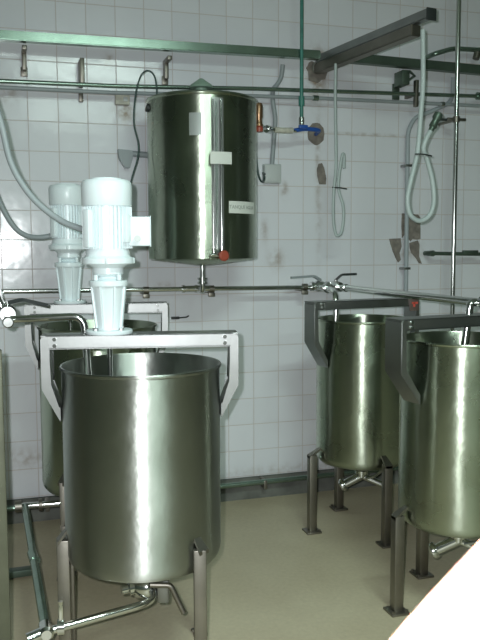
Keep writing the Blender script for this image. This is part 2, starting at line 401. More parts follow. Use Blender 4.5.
# ------------------------------------------------------------------ mixer motors
def motor(label, loc, rz, sz, shaft_to, fr=.069):
    t = thing('mixer_motor', label, 'motor', loc, rz, 'white vertical mixer motors')
    def P(p): return [(r, z*sz) for r, z in p]
    m = MB(); m.lathe(P([(0, 0), (fr, 0), (fr+.002, .003), (fr+.002, .010), (fr-.001, .013), (.040, .014), (0, .014)]), 48)
    fl = m.build('base_flange', ENAMEL, t)
    b = MB()
    for k in range(4):
        a = R(45+90*k); b.lathe([(0, 0), (.008, 0), (.008, .007), (0, .007)], 6, (.057*math.cos(a), .057*math.sin(a), .013*sz))
    b.build('bolt', FRAME, fl, kind='stuff')
    m = MB(); m.lathe(P([(0, .012), (.040, .012), (.041, .03), (.054, .145), (.058, .150), (.062, .152), (.063, .156), (.063, .166), (.060, .169), (.030, .170), (0, .170)]), 48)
    for k in range(8):
        a = R(22.5+45*k); M = Matrix.Rotation(a, 4, 'Z')
        m.prism([(.036, .02*sz), (.046, .02*sz), (.061, .150*sz), (.05, .150*sz)], M @ Matrix(((1, 0, 0, 0), (0, 0, 1, -.003), (0, 1, 0, 0), (0, 0, 0, 1))), .006)
    m.build('lantern_housing', ENAMEL, t)
    m = MB(); m.lathe(P([(0, .168), (.036, .168), (.044, .176), (.036, .182), (.046, .186), (.050, .190), (.050, .208), (.066, .220), (.068, .222), (0, .222)]), 48)
    for k in range(4):
        a = R(45+90*k); m.lathe(P([(0, .170), (.007, .170), (.007, .188), (0, .188)]), 8, (.052*math.cos(a), .052*math.sin(a), 0))
    m.build('gearbox', ENAMEL, t)
    m = MB(); m.lathe(P([(0, .220), (.080, .220), (.083, .223), (.083, .238), (.078, .242), (.072, .246), (.070, .262), (0, .262)]), 48)
    m.box((0, 0, .231*sz), (.125, .125, .020*sz), R(45), .004)
    m.build('motor_flange', ENAMEL, t)
    m = MB(); m.lathe(P([(0, .258), (.068, .258), (.068, .405), (0, .405)]), 48)
    for k in range(36):                                            # cooling fins
        a = 2*math.pi*k/36
        m.box((.073*math.cos(a), .073*math.sin(a), .334*sz), (.013, .0032, .130*sz), a)
    body = m.build('motor_body', ENAMEL, t)
    MB().box((-.052, -.055, .330*sz), (.034, .030, .115*sz), R(43), .003).build('mounting_pad', ENAMEL, body)
    MB().box((.060, -.052, .330*sz), (.028, .022, .085*sz), R(-40), .003).build('mounting_pad', ENAMEL, body)
    m = MB(); m.lathe(P([(0, .400), (.077, .400), (.080, .404), (.081, .462), (.079, .474), (.072, .481), (.050, .483), (.048, .487), (0, .487)]), 48)
    m.build('fan_cover', ENAMEL, t)
    m = MB(); m.box((.104, 0, .322*sz), (.070, .085, .092*sz), 0, .006); m.box((.139, 0, .322*sz), (.004, .09, .097*sz), 0, .002)
    tb = m.build('terminal_box', ENAMEL, t)
    m = MB(); m.lathe([(0, 0), (.011, 0), (.011, .02), (0, .02)], 12, (.098, -.043, .30*sz), zdir((0, -1, 0))); m.build('cable_gland', GREYP, tb)
    m = MB(); m.lathe([(0, -shaft_to), (.009, -shaft_to), (.009, -.001), (0, -.001)], 16)
    for k in range(3):
        a = R(120*k+20); m.box((.05*math.cos(a), .05*math.sin(a), -shaft_to+.01), (.09, .028, .004), a)
    m.build('agitator_shaft', CHROME, t)
    return t
mF = motor('nearest white motor, bolted on the bar of the nearest tank', (.338, -1.590, 1.1455), R(-11), 1.03, .55, .074)
mB = motor('farther white motor, on the tank by the wall, partly behind the nearest motor', (.298, -.586, 1.1785), R(-8), 1.09, .60)

# ------------------------------------------------------------------ tank hung on the wall
HC = (.985, -.335); HR = .272
fa = math.degrees(math.atan2(-4.117+.335, -.985))                    # direction facing the doorway
h = thing('wall_tank', 'closed cylindrical steel tank with a pointed lid knob, hung on the wall', 'tank', (HC[0], HC[1], 0))
zt, zb = 2.148, 1.370
MB().lathe([(0, zb-.032), (.03, zb-.032), (HR-.01, zb-.004), (HR, zb+.004)] + [(HR, zb+.004+(zt-zb-.02)*k/10) for k in range(1, 11)] +
           [(HR+.004, zt-.012), (HR+.006, zt-.006), (HR+.003, zt), (HR-.006, zt)] + [(0, zt)], 96).build('vessel', STEEL_DK, h)
ld = MB().lathe([(0, zt-.001), (HR-.008, zt-.001), (HR-.012, zt+.006), (.05, zt+.044), (0, zt+.044)], 96).build('lid', DARKG, h)
MB().lathe([(0, .0), (.028, .0), (.030, .018), (.056, .020), (.060, .026), (.052, .036), (.020, .058), (.010, .066), (0, .068)], 40, (-.005, -.01, zt+.042)).build('lid_knob', simple('knob_green_grey', (.26, .38, .30), .4), ld)
m = MB(); m.shell(HR, fa-12.5, fa-.5, 1.945, 2.048, .004); m.build('nameplate', PLATE, h, label='blank grey metal plate')
# level gauge: channel with a glass tube and guard rods
ga = fa+15
m = MB(); m.shell(HR, ga-6, ga+6, 1.42, zt-.03, .006); ch = m.build('gauge_channel', FRAME, h)
def pol(a, r, z): return Vector((r*math.cos(R(a)), r*math.sin(R(a)), z))
m = MB(); m.tube([pol(ga-2, HR+.022, 1.41), pol(ga-2, HR+.022, zt-.05)], .006, 12); m.build('gauge_tube', GLASS, ch)
m = MB()
m.tube([pol(ga+2.5, HR+.020, 1.40), pol(ga+2.5, HR+.020, zt-.04)], .005, 10); m.build('guard_rod', CHROME, ch)
m = MB()
m.tube([pol(ga-5, HR+.015, 1.40), pol(ga-5, HR+.015, zt-.04)], .004, 10); m.build('guard_rod', CHROME, ch)
m = MB(); m.shell(HR+.024, ga-8, ga+12, 1.812, 1.868, .006); m.build('gauge_clip', LABELM, ch, label='white clip across the gauge')
m = MB(); m.tube([pol(ga-2, HR-.01, 1.405), pol(ga-2, HR+.03, 1.405)], .010, 14); m.tube([pol(ga-9, HR+.018, 1.392), pol(ga+4, HR+.018, 1.392)], .009, 12)
gv = m.build('gauge_valve', CHROME, h)
m = MB(); m.lathe([(0, -.008), (.020, -.008), (.026, -.004), (.026, .006), (.018, .012), (0, .012)], 9, pol(ga+3, HR+.040, 1.388), zdir(pol(ga+8, 1, 0))); m.build('valve_wheel', REDM, gv, label='red hand wheel')
# printed label
m = MB(); m.shell(HR, fa+27, fa+66, 1.588, 1.645, .0025); lab = m.build('printed_label', LABELM, h)
def wrap_text(body, size, a, r, z, mat, parent):
    cu = bpy.data.curves.new('lettering', 'FONT'); cu.body = body; cu.size = size; cu.align_x = 'CENTER'; cu.align_y = 'CENTER'; cu.extrude = .0004
    to = bpy.data.objects.new('lettering', cu); COL.objects.link(to)
    dg = bpy.context.evaluated_depsgraph_get(); me = bpy.data.meshes.new_from_object(to.evaluated_get(dg)); bpy.data.objects.remove(to)
    for v in me.vertices:
        ang = R(a) + v.co.x / r; rad = r + v.co.z + .0006
        v.co = Vector((rad*math.cos(ang), rad*math.sin(ang), z + v.co.y))
    me.materials.clear(); me.materials.append(mat)
    o = bpy.data.objects.new('lettering', me); COL.objects.link(o); o.parent = parent
wrap_text('TANQUE AGUA', .024, fa+45, HR+.0025, 1.617, simple('faded_ink', (.30, .33, .30), .6), lab)
# bottom outlet to the supply pipe, mounting lugs
m = MB(); m.tube(rnd([(-.005, 0, zb-.02), (-.005, 0, 1.205), (.02, .17, 1.205)], .03), .014, 16)
m.lathe([(0, 0), (.026, 0), (.026, .008), (.020, .010), (.020, .020), (.026, .022), (.026, .030), (0, .030)], 24, (-.005, 0, 1.245)); m.build('outlet_pipe', CHROME, h)
m = MB()
for sx in (-1, 1):
    for z in (1.55, 2.02): m.box((sx*.16, .275, z), (.05, .115, .05), 0, .004)
m.build('wall_lug', FRAME, h, kind='stuff')
m = MB(); m.tube(smooth([pol(fa-72, HR-.012, zt-.05), pol(fa-72, HR+.01, zt-.045)], 2), .020, 14); m.build('side_plug', DARK, h)

# ------------------------------------------------------------------ cables of the wall tank and motors
def path_thing(name, pts, r, mat, label, cat, group=None, seg=12, sm=8):
    m = MB(); m.tube(smooth(pts, sm), r, seg); return tag(m.build(name, mat), label, cat, group)
path_thing('cable', [(.752, -.37, 2.16), (.750, -.37, 2.21), (.738, -.37, 2.255), (.71, -.36, 2.275), (.68, -.34, 2.25), (.655, -.33, 2.16), (.645, -.33, 2.03), (.665, -.33, 1.93), (.66, -.33, 1.86), (.628, -.34, 1.76), (.615, -.34, 1.68), (.61, -.33, 1.55)],
           .0042, CABLE, 'thin dark cable looping up over the rim of the wall tank', 'cable')
path_thing('conduit_hose', [(-.10, -1.36, 2.32), (-.03, -1.38, 2.02), (.018, -1.40, 1.848), (.045, -1.42, 1.716), (.085, -1.44, 1.63), (.135, -1.462, 1.567), (.20, -1.49, 1.515), (.262, -1.535, 1.487), (.285, -1.57, 1.486)],
           .0105, CONDUIT, 'grey flexible conduit curving down from the left to the nearest motor', 'conduit', 'motor conduits')
path_thing('conduit_hose', [(-.09, -.50, 2.02), (-.04, -.50, 1.80), (-.005, -.515, 1.675), (.03, -.535, 1.585), (.072, -.553, 1.516), (.12, -.57, 1.482), (.176, -.59, 1.474), (.235, -.60, 1.485), (.26, -.60, 1.50)],
           .0115, CONDUIT, 'lower grey flexible conduit sagging from the left edge to the farther motor', 'conduit', 'motor conduits')

# ------------------------------------------------------------------ wall rail with brackets, twin pipe below it
def rbox(a, b, w_, h_, mb=None):
    """hollow-looking rectangular rail between two points, section w_ (horizontal) x h_ (vertical)"""
    a, b = Vector(a), Vector(b); mb = mb or MB(); d = (b-a); L = d.length
    M = Matrix.Translation((a+b)/2) @ d.to_track_quat('X', 'Z').to_matrix().to_4x4()
    dd = bmesh.ops.create_cube(mb.bm, size=1)
    bmesh.ops.transform(mb.bm, matrix=M @ Matrix.Diagonal((L, w_, h_, 1)), verts=dd['verts'])
    ed = set(e for v in dd['verts'] for e in v.link_edges); bmesh.ops.bevel(mb.bm, geom=list(ed), offset=.004, segments=2, affect='EDGES')
    return mb
r = thing('wall_rail', 'long green-grey metal rail across the upper wall, left of the ceiling beam', 'rail', (0, -.13, 2.43))
rbox((-1.3, 0, .0), (1.70, 0, .037), .05, .045).build('rail_bar', PIPEG, r)
for bx in (.150, .870):
    m = MB(); m.box((bx, .10, -.075), (.020, .055, .09), 0, .003); m.box((bx, .122, -.120), (.034, .012, .045), 0, .003)
    m.box((bx, .06, -.03), (.022, .13, .02), 0, .002)
    m.build('wall_bracket', LEGM, r)
r = thing('wall_rail', 'dark rail continuing across the upper wall, right of the ceiling beam', 'rail', (0, -.13, 2.445))
rbox((1.77, 0, .022), (4.0, 0, -.012), .05, .05).build('rail_bar', DARKG, r)
m = MB(); m.box((2.235, .05, -.06), (.045, .10, .08), 0, .003); m.box((2.235, .118, -.12), (.045, .012, .09), 0, .003); m.tube([(2.25, -.01, -.03), (2.30, .02, -.045), (2.24, .08, -.10)], .008, 8); m.build('wall_bracket', DARKG, r)

def pipe_thing(label, pts, rad, mat, name='wall_pipe', r_=.04, part='pipe_run', group=None):
    t = thing(name, label, 'pipe', tuple(pts[0]), 0, group)
    o = Vector(pts[0]); m = MB(); m.tube(rnd([Vector(p)-o for p in pts], r_), rad, 16); m.build(part, mat, t); return t, o
def clamp(t, o, p, d, rad=.02, w_=.02, mat=None, nm='clamp'):
    m = MB(); m.lathe([(0, -w_/2), (rad, -w_/2), (rad, w_/2), (0, w_/2)], 20, Vector(p)-o, zdir(d)); return m.build(nm, mat or CHROME, t)
t, o = pipe_thing('upper of the two parallel pipes running below the wall rail', [(-1.2, -.11, 2.238), (0, -.11, 2.237), (.6, -.11, 2.245), (1.3, -.11, 2.273), (2.74, -.11, 2.309), (3.9, -.11, 2.33)], .011, PIPEG, group=None)
for x in (.428,):
    m = MB(); m.box(Vector((x, -.06, 2.31))-o, (.022, .10, .13), 0, .003); m.box(Vector((x, -.012, 2.20))-o, (.022, .02, .05), 0, .003); m.build('wall_clip', LEGM, t)
m = MB(); m.box(Vector((2.308, -.115, 2.30))-o, (.02, .03, .15), 0, .003); m.box(Vector((2.308, -.05, 2.30))-o, (.02, .11, .02)); m.build('wall_clip', LEGM, t)
clamp(t, o, (2.74, -.11, 2.309), (1, 0, 0), .022, .05, PIPEG, 'coupling')
t, o = pipe_thing('lower of the two parallel pipes running below the wall rail', [(-1.2, -.085, 2.214), (0, -.085, 2.212), (.6, -.085, 2.217), (1.3, -.085, 2.240), (1.72, -.085, 2.249), (3.9, -.085, 2.268)], .010, CONDUIT)
clamp(t, o, (1.70, -.085, 2.2485), (1, 0, 0), .015, .03, PIPEG, 'coupling'); clamp(t, o, (2.50, -.085, 2.2555), (1, 0, 0), .015, .02, CHROME, 'coupling')
# plug box
t = thing('socket_box', 'small beige box on the wall under the pipes, left of the wall tank', 'box', (.61, 0, 2.20))
MB().box((.03, -.014, -.002), (.075, .028, .055), 0, .004).build('box_body', BEIGE, t); MB().box((.045, -.030, -.002), (.022, .005, .022), 0, .001).build('socket_hole', GREYP, t)

# ceiling-side beam reaching into the room
t = thing('overhead_beam', 'metal beam reaching from the upper wall out into the room, hoses hanging from it', 'beam', (1.74, -.13, 2.46))
o = Vector(t.location)
A, B = Vector((1.742, -.03, 2.470))-o, Vector((1.895, -.95, 2.474))-o
m = rbox(A, B, .044, .044); m.build('channel', FRAME, t)
dn = Vector((0, 0, -.052)); sd = Vector((-.006, 0, 0))
m = rbox(A+dn+sd, B+dn+sd+(A-B).normalized()*.09, .055, .052); m.build('tray', LEGM, t)
m = MB(); d = (B-A).normalized(); m.box(B+d*.004+Vector((0, 0, -.004)), (.054, .008, .054), math.atan2(d.x, -d.y)*1.0, .002); m.build('end_cap', DARK, t)
m = MB(); m.lathe([(0, 0), (.035, 0), (.035, .02), (.02, .03), (0, .03)], 16, A+Vector((0, .026, -.04)), zdir((0, -1, 0))); m.build('wall_collar', CEMENTG, t)

# hoses hanging from the beam
def hose(label, pts, rad, tie, nozzle=None, mat=HOSE):
    t = thing('hanging_hose', label, 'hose', tuple(pts[0])); o = Vector(pts[0])
    m = MB(); m.tube(smooth([Vector(p)-o for p in pts], 10), rad, 14); m.build('hose_tube', mat, t)
    c = Vector(tie)-o; m = MB(); m.tube([c+Vector((-.035, .006, .003)), c+Vector((0, -.016, 0)), c+Vector((.048, .0, -.004))], .0035, 8); m.build('hose_tie', DARK, t)
    if nozzle:
        a, b = Vector(nozzle[0])-o, Vector(nozzle[1])-o; d = (b-a).normalized(); L = (b-a).length
        m = MB(); m.lathe([(0, 0), (.012, 0), (.014, L*.2), (.019, L*.25), (.016, L*.6), (.022, L*.7), (.020, L*.95), (.014, L), (0, L)], 18, a, zdir(d)); nz = m.build('nozzle', DARKG, t)
        m = MB(); m.tube([b-d*.03, b-d*.01+Vector((.045, 0, -.02))], .006, 8); m.build('trigger', DARK, nz)
    return t
# first hose: straight drop near the wall, long narrow loop
def W(px): return px
hose('thin pale hose hanging near the wall in a narrow folded loop', [(1.745, -.25, 2.400), (1.744, -.25, 2.20), (1.750, -.25, 1.95), (1.750, -.25, 1.85), (1.737, -.25, 1.70), (1.738, -.25, 1.57), (1.752, -.25, 1.498), (1.768, -.25, 1.490), (1.786, -.25, 1.51), (1.797, -.25, 1.58), (1.793, -.25, 1.655), (1.766, -.25, 1.745), (1.769, -.262, 1.85), (1.780, -.268, 1.92), (1.792, -.262, 1.915), (1.792, -.262, 1.85)],
     .0080, (1.765, -.255, 1.745))
hose('thick pale hose hanging from the beam end in a wide loop with a spray nozzle',
     [(1.868, -.93, 2.405), (1.873, -.93, 2.18), (1.866, -.93, 2.05), (1.855, -.93, 1.90), (1.845, -.93, 1.83), (1.819, -.93, 1.731), (1.803, -.93, 1.65), (1.812, -.93, 1.585), (1.838, -.93, 1.555), (1.870, -.93, 1.545), (1.905, -.93, 1.558), (1.930, -.93, 1.59), (1.941, -.93, 1.645), (1.930, -.93, 1.734), (1.898, -.935, 1.824), (1.873, -.945, 1.87), (1.880, -.955, 1.915), (1.905, -.955, 1.958)],
     .0112, (1.866, -.948, 1.845), ((1.902, -.955, 1.952), (1.945, -.955, 2.035)))

# grey conduit on the wall, to the right
t, o = pipe_thing('pale grey conduit dropping down the wall beside the brown missing-tile patches', [(2.590, -.05, 2.42), (2.59, -.05, 2.31), (2.565, -.05, 2.27), (2.42, -.05, 2.205), (2.34, -.05, 2.18), (2.296, -.05, 2.10), (2.300, -.05, .97)], .0125, simple('conduit_paint', (.36, .41, .43), .5), name='wall_conduit', r_=.05)
m = MB()
for z in (1.9, 1.3): m.box(Vector((2.298, -.035, z))-o, (.045, .06, .014), 0, .002)
m.build('conduit_clip', FRAME, t, kind='stuff')

# vertical pole
t, o = pipe_thing('bright vertical pipe on the right, from the ceiling down behind the right-hand tanks', [(2.535, -.178, 3.25), (2.535, -.178, .86)], .0135, CHROME, name='vertical_pipe')
m = MB(); m.box(Vector((2.535, -.178, 2.155))-o, (.12, .02, .016), 0, .003); m.lathe([(0, -.016), (.020, -.016), (.020, .016), (0, .016)], 16, Vector((2.535, -.178, 2.155))-o); m.box(Vector((2.535, -.089, 2.155))-o, (.02, .178, .012)); m.build('pipe_clamp', LEGM, t)
t, o = pipe_thing('short dark horizontal bar on the wall at the far right', [(2.430, -.10, 1.388), (2.95, -.10, 1.378)], .011, DARKG, name='wall_bar')
m = MB(); m.lathe([(0, 0), (.018, 0), (.014, .09), (0, .09)], 14, Vector((2.447, -.10, 1.388))-o, zdir((0, 1, 0))); m.build('bar_mount', DARKG, t); MB().box(Vector((2.70, -.10, 1.392))-o, (.10, .026, .026), 0, .004).build('bar_sleeve', DARKG, t)
t, o = pipe_thing('bent green-grey pipe high on the wall at the top right', [(2.435, -.02, 2.535), (2.435, -.09, 2.535), (2.56, -.09, 2.575), (3.2, -.09, 2.59)], .014, PIPEG, name='bent_pipe')
clamp(t, o, (2.72, -.09, 2.545), (.3, 0, 1), .020, .04, LEGM, 'fitting')

# ------------------------------------------------------------------ water supply
ZP = 1.205
t, o = pipe_thing('horizontal steel supply pipe along the wall behind all the tanks', [(-.9, -.12, 1.214), (.02, -.12, 1.214), (1.72, -.12, 1.203)], .0125, CHROME, name='supply_pipe')
for x in (.73, 1.085, 1.625):
    m = MB(); m.box(Vector((x, -.06, 1.188))-o, (.026, .12, .014), 0, .002); m.lathe([(0, -.014), (.019, -.014), (.019, .014), (0, .014)], 16, Vector((x, -.12, 1.206))-o, zdir((1, 0, 0))); m.box(Vector((x, -.12, 1.175))-o, (.035, .02, .022), 0, .003); m.build('pipe_clip', LEGM, t)
for x in (.93, 1.0): clamp(t, o, (x, -.12, 1.2085), (1, 0, 0), .021, .014, CHROME, 'union')
m = MB(); m.tube([Vector((.94, -.12, 1.2085))-o, Vector((1.08, -.12, 1.2085))-o], .0175, 16); m.build('tee', CHROME, t)
# right branch towards the camera, elbow into the cut-off tank
t, o = pipe_thing('steel branch pipe running from the wall over the right-hand tanks', [(1.80, -.12, ZP), (1.80, -1.56, ZP)], .0165, CHROME, name='branch_pipe')
m = MB(); m.tube(rnd([Vector((1.80, -1.50, ZP))-o, Vector((1.765, -1.50, ZP))-o, Vector((1.742, -1.50, 1.03))-o], .04, 8), .0155, 16); m.lathe([(0, 0), (.022, 0), (.022, .02), (0, .02)], 20, Vector((1.80, -1.54, ZP))-o, zdir((0, -1, 0))); m.build('elbow', CHROME, t)
m = MB(); m.tube([Vector((1.80, -1.50, ZP))-o, Vector((2.3, -1.52, ZP-.005))-o], .016, 16); m.lathe([(0, 0), (.024, 0), (.024, .03), (0, .03)], 20, Vector((1.815, -1.50, ZP))-o, zdir((1, 0, 0))); m.build('side_arm', DARKG, t)
clamp(t, o, (1.80, -.20, ZP), (0, 1, 0), .024, .03, CHROME, 'union'); clamp(t, o, (1.80, -.28, ZP), (0, 1, 0), .021, .015, CHROME, 'union')
# two lever valves
def valve(label, c, d, lever, mat):
    t = thing('lever_valve', label, 'valve', c, 0, 'lever valves on the supply pipes')
    m = MB(); m.lathe([(0, -.055), (.026, -.055), (.026, -.038), (.019, -.035), (.031, -.015), (.031, .015), (.019, .035), (.026, .038), (.026, .055), (0, .055)], 20, (0, 0, 0), zdir(d)); m.lathe([(0, 0), (.010, 0), (.010, .042), (0, .042)], 12)
    m.build('valve_body', CHROME, t)
    m = MB(); m.tube(rnd([(0, 0, .036)] + lever, .012), .0055, 8, flat=(.020, .012)); m.build('lever', mat, t)
valve('lever valve at the pipe corner, its long dark lever pointing left', (1.715, -.12, ZP+.004), (1, 0, 0), [(-.045, -.02, .058), (-.19, -.05, .052)], CONDUIT)
valve('lever valve at the pipe corner, its short dark lever pointing right', (1.80, -.15, ZP+.002), (0, 1, 0), [(.03, -.01, .066), (.12, -.01, .068)], DARK)
t, o = pipe_thing('curved steel spout dropping from the corner valve into the red-marked tank', [(1.70, -.13, ZP), (1.672, -.33, ZP+.002), (1.640, -.505, ZP-.012), (1.636, -.512, .99)], .0155, CHROME, name='spout_pipe', r_=.06)
clamp(t, o, (1.678, -.30, ZP+.002), (-.13, -1, 0), .025, .045, CHROME, 'union')

# left branch towards the camera, with the filling pipe of the nearest tank
t, o = pipe_thing('steel branch pipe coming from the wall at the far left, high beside the tanks', [(.0, -.12, 1.212), (.0, -.75, 1.205), (.022, -1.32, 1.20)], .0145, CHROME, name='branch_pipe')
clamp(t, o, (.02, -1.27, 1.20), (0, 1, 0), .0175, .03, CHROME, 'union')
t, o = pipe_thing('steel filling pipe bending down into the nearest tank beside its motor', [(.012, -1.42, 1.186), (.268, -1.478, 1.196), (.286, -1.482, .86)], .0125, CHROME, name='filling_pipe', r_=.045)
m = MB(); m.lathe([(0, -.03), (.015, -.03), (.019, -.024), (.019, .024), (.015, .03), (0, .03)], 24, Vector((.022, -1.43, 1.180))-o, zdir((0, 1, 0))); m.build('end_plug', CHROME, t)
valve('lever valve at the far left, its black lever pointing right', (.022, -1.365, 1.203), (0, 1, 0), [(.05, .02, .045), (.135, .04, .022)], DARK)
t, o = pipe_thing('bright sloping pipe end entering at the left edge above the black lever valve', [(-.10, -1.36, 1.40), (-.022, -1.36, 1.285), (.006, -1.365, 1.215)], .013, CHROME, name='riser_pipe')

# nearest tank outlet, collector, far outlet
t, o = pipe_thing('bright outlet pipe under the nearest tank, running left to the corner joint', [(.440, -1.60, .376), (.452, -1.63, .335), (.458, -1.68, .262), (.40, -1.70, .256), (.105, -1.735, .232)], .0130, CHROME, name='outlet_pipe', r_=.055)
clamp(t, o, (.440, -1.60, .362), (0, 0, 1), .036, .014, CHROME, 'union')
m = MB(); m.lathe([(0, -.030), (.030, -.030), (.036, -.022), (.036, .022), (.030, .030), (0, .030)], 24, Vector((.425, -1.665, .302))-o, zdir((.8, -.5, .1)))
m.lathe([(0, 0), (.024, 0), (.024, .03), (.016, .034), (.016, .055), (0, .055)], 18, Vector((.405, -1.66, .305))-o, zdir((-1, -.1, -.05)))
vb = m.build('valve_body', CHROME, t)
MB().box(Vector((.492, -1.66, .286))-o, (.040, .05, .085), R(-14), .006).build('valve_bracket', FRAME, vb)
m = MB(); m.tube(rnd([Vector((.44, -1.70, .322))-o, Vector((.505, -1.715, .318))-o, Vector((.545, -1.73, .225))-o], .012), .0095, 10); m.build('handle', LEGM, vb)
clamp(t, o, (.150, -1.726, .2355), (1, -.15, 0), .025, .022, CHROME, 'union')
m = MB(); m.box(Vector((.150, -1.726, .275))-o, (.014, .014, .07), 0, .002); m.lathe([(0, 0), (.008, 0), (.008, .02), (0, .02)], 8, Vector((.150, -1.726, .300))-o); m.build('clamp_screw', CHROME, t)
t, o = pipe_thing('grey-green collector pipe sloping along the floor from the far outlet to the corner joint', [(.077, -.585, .262), (.082, -.78, .257), (.103, -1.735, .233)], .0165, PIPEG, name='collector_pipe', r_=.05)
m = MB(); m.lathe([(0, -.026), (.016, -.026), (.024, -.016), (.024, .035), (0, .035)], 20, Vector((.103, -1.735, .232))-o, zdir((0, 1, 0))); m.tube([Vector((.103, -1.735, .232))-o, Vector((.045, -1.75, .222))-o], .020, 14); m.build('corner_joint', CHROME, t)
m = MB(); m.tube([Vector((.081, -1.12, .249))-o+Vector((.006, 0, 0)), Vector((.094, -1.20, .247))-o], .0205, 16); m.build('sleeve', PIPEG, t)
t, o = pipe_thing('bright outlet pipe of the far left tank, stubbing out low at the left', [(.418, -.60, .330), (.418, -.60, .262), (.060, -.575, .262)], .015, CHROME, name='outlet_pipe', r_=.05)
clamp(t, o, (.145, -.581, .262), (1, 0, 0), .028, .016, LEGM, 'union'); clamp(t, o, (.048, -.574, .262), (1, 0, 0), .026, .03, LEGM, 'end_cap')

# low wall pipe above the skirting
t, o = pipe_thing('low green-grey pipe running along the wall just above the floor', [(-1.4, -.085, .088), (2.3, -.085, .108), (4.0, -.085, .112)], .015, PIPEG, name='low_pipe')
m = MB()
for x in (.2, 1.40, 2.3): m.box(Vector((x, -.055, .088))-o, (.02, .09, .05), 0, .002)
m.build('pipe_saddle', LEGM, t, kind='stuff')

# left edge post with a floor rail
t = thing('steel_post', 'upright green-grey steel post cut by the left edge of the picture', 'post', (-.03, -1.70, 0))
MB().box((0, 0, .56), (.058, .05, 1.12), 0, .005).build('post_tube', simple('post_paint', (.11, .115, .08), .5, .4, var=.2), t); MB().box((0, 0, .006), (.10, .10, .012), 0, .002).build('foot_plate', LEGM, t)
t = thing('floor_rail', 'short dark flat rail lying low at the left, beside the post', 'rail', (.045, -.74, 0))
MB().box((-.09, 0, .022), (.32, .05, .03), R(2), .004).build('rail_bar', DARKG, t); MB().box((-.15, 0, .006), (.05, .09, .012), 0).build('rail_foot', LEGM, t)

# ------------------------------------------------------------------ valve train right of the wall tank
t, o = pipe_thing('teal painted pipe dropping from the ceiling to the blue elbow', [(1.582, -.17, 3.25), (1.582, -.17, 2.085)], .0095, TEAL, name='teal_pipe')
clamp(t, o, (1.582, -.17, 2.21), (0, 0, 1), .016, .05, TEAL, 'coupling'); clamp(t, o, (1.582, -.17, 2.105), (0, 0, 1), .015, .04, CHROME, 'coupling')
t, o = pipe_thing('blue pipe elbow between the teal pipe and the round cement patch', [(1.535, -.17, 2.052), (1.60, -.17, 2.066), (1.70, -.15, 2.065), (1.735, -.01, 2.065)], .0115, BLUE, name='blue_elbow')
m = MB(); m.box(Vector((1.585, -.188, 2.072))-o, (.05, .02, .020), 0, .004); m.build('handle', BLUE, t)
t, o = pipe_thing('chrome pipe with unions and tape wrap, from the wall tank to the blue elbow', [(1.262, -.30, 2.035), (1.33, -.24, 2.055), (1.40, -.18, 2.050), (1.55, -.17, 2.052)], .011, CHROME, name='feed_pipe')
clamp(t, o, (1.385, -.192, 2.05), (.8, .6, 0), .020, .035, CHROME, 'union')
m = MB(); m.tube(smooth([Vector((1.425, -.178, 2.052))-o, Vector((1.47, -.175, 2.050))-o, Vector((1.53, -.171, 2.053))-o], 4), .0155, 14); m.build('tape_wrap', BEIGE, t)
t = thing('float_valve', 'brass and red float valve on the right side of the wall tank', 'valve', (1.276, -.34, 2.035))
MB().lathe([(0, -.03), (.018, -.03), (.022, -.01), (.018, .0), (.016, .02), (.020, .03), (.020, .085), (.014, .10), (0, .10)], 18, (.006, 0, .02)).build('valve_body', COPPER, t)
MB().lathe([(0, 0), (.018, 0), (.020, .02), (.012, .03), (0, .03)], 12, (.005, -.01, -.025)).build('valve_cap', REDM, t)
path_thing('capillary_cable', [(1.268, -.31, 1.99), (1.278, -.30, 1.93), (1.285, -.30, 1.84), (1.295, -.30, 1.79), (1.315, -.28, 1.768), (1.338, -.25, 1.775), (1.352, -.22, 1.80), (1.385, -.10, 1.83), (1.425, -.03, 1.83)], .005, CABLE, 'thin black cable looping below the float valve', 'cable')
path_thing('wall_hose', [(1.512, -.07, 2.42), (1.510, -.05, 2.36), (1.490, -.045, 2.32), (1.462, -.05, 2.285), (1.462, -.05, 2.22), (1.475, -.05, 2.13), (1.474, -.03, 2.02), (1.465, -.025, 1.88)], .0125, CONDUIT, 'grey wavy conduit dropping from the wall rail to the junction box', 'conduit')
t = thing('junction_box', 'pale square junction box on the wall right of the wall tank', 'box', (1.465, 0, 1.835))
MB().box((0, -.022, 0), (.100, .044, .105), 0, .006).build('box_body', GREYP, t); MB().box((0, -.046, 0), (.088, .006, .093), 0, .003).build('box_lid', GREYP, t)
t = thing('junction_box', 'pale grey pointed box with a side tube on the wall, left of the wall tank', 'box', (.645, 0, 1.895))
m = MB(); m.prism([(-.035, .045), (.04, .04), (.04, .0), (.025, -.05), (.0, -.05), (-.03, .0)], Matrix(((1, 0, 0, 0), (0, 0, -1, 0), (0, 1, 0, 0), (0, 0, 0, 1))), .045); m.build('box_body', CONDUIT, t)
MB().tube([(.03, -.03, .025), (.16, -.03, .018)], .016, 12).build('side_tube', CONDUIT, t)
t = thing('hook', 'small dark hook on the tiles under the supply pipe, below the wall tank', 'hook', (1.00, 0, 1.045))
m = MB(); m.box((-.09, -.006, 0), (.045, .014, .014), 0, .002); m.build('hook_plate', DARK, t)
MB().tube([(-.07, -.012, 0), (-.03, -.022, .004), (-.02, -.03, .012)], .004, 8).build('hook_arm', DARK, t)
# fluorescent fittings on the ceiling (behind and above the viewpoint)
for k, (x, y) in enumerate(((.9, -3.6), (.9, -5.9))):
    t = thing('ceiling_lamp', ('twin-tube fluorescent lamp on the ceiling above the open tanks', 'twin-tube fluorescent lamp on the ceiling near the far end of the room')[k], 'lamp', (x, y, ZC))
    MB().box((0, 0, -.03), (1.3, .22, .06), 0, .01).build('housing', ENAMEL, t)
    for s_ in (-1, 1): MB().tube([(-.6, s_*.06, -.085), (.6, s_*.06, -.085)], .015, 12).build('tube', LAMPM, t)

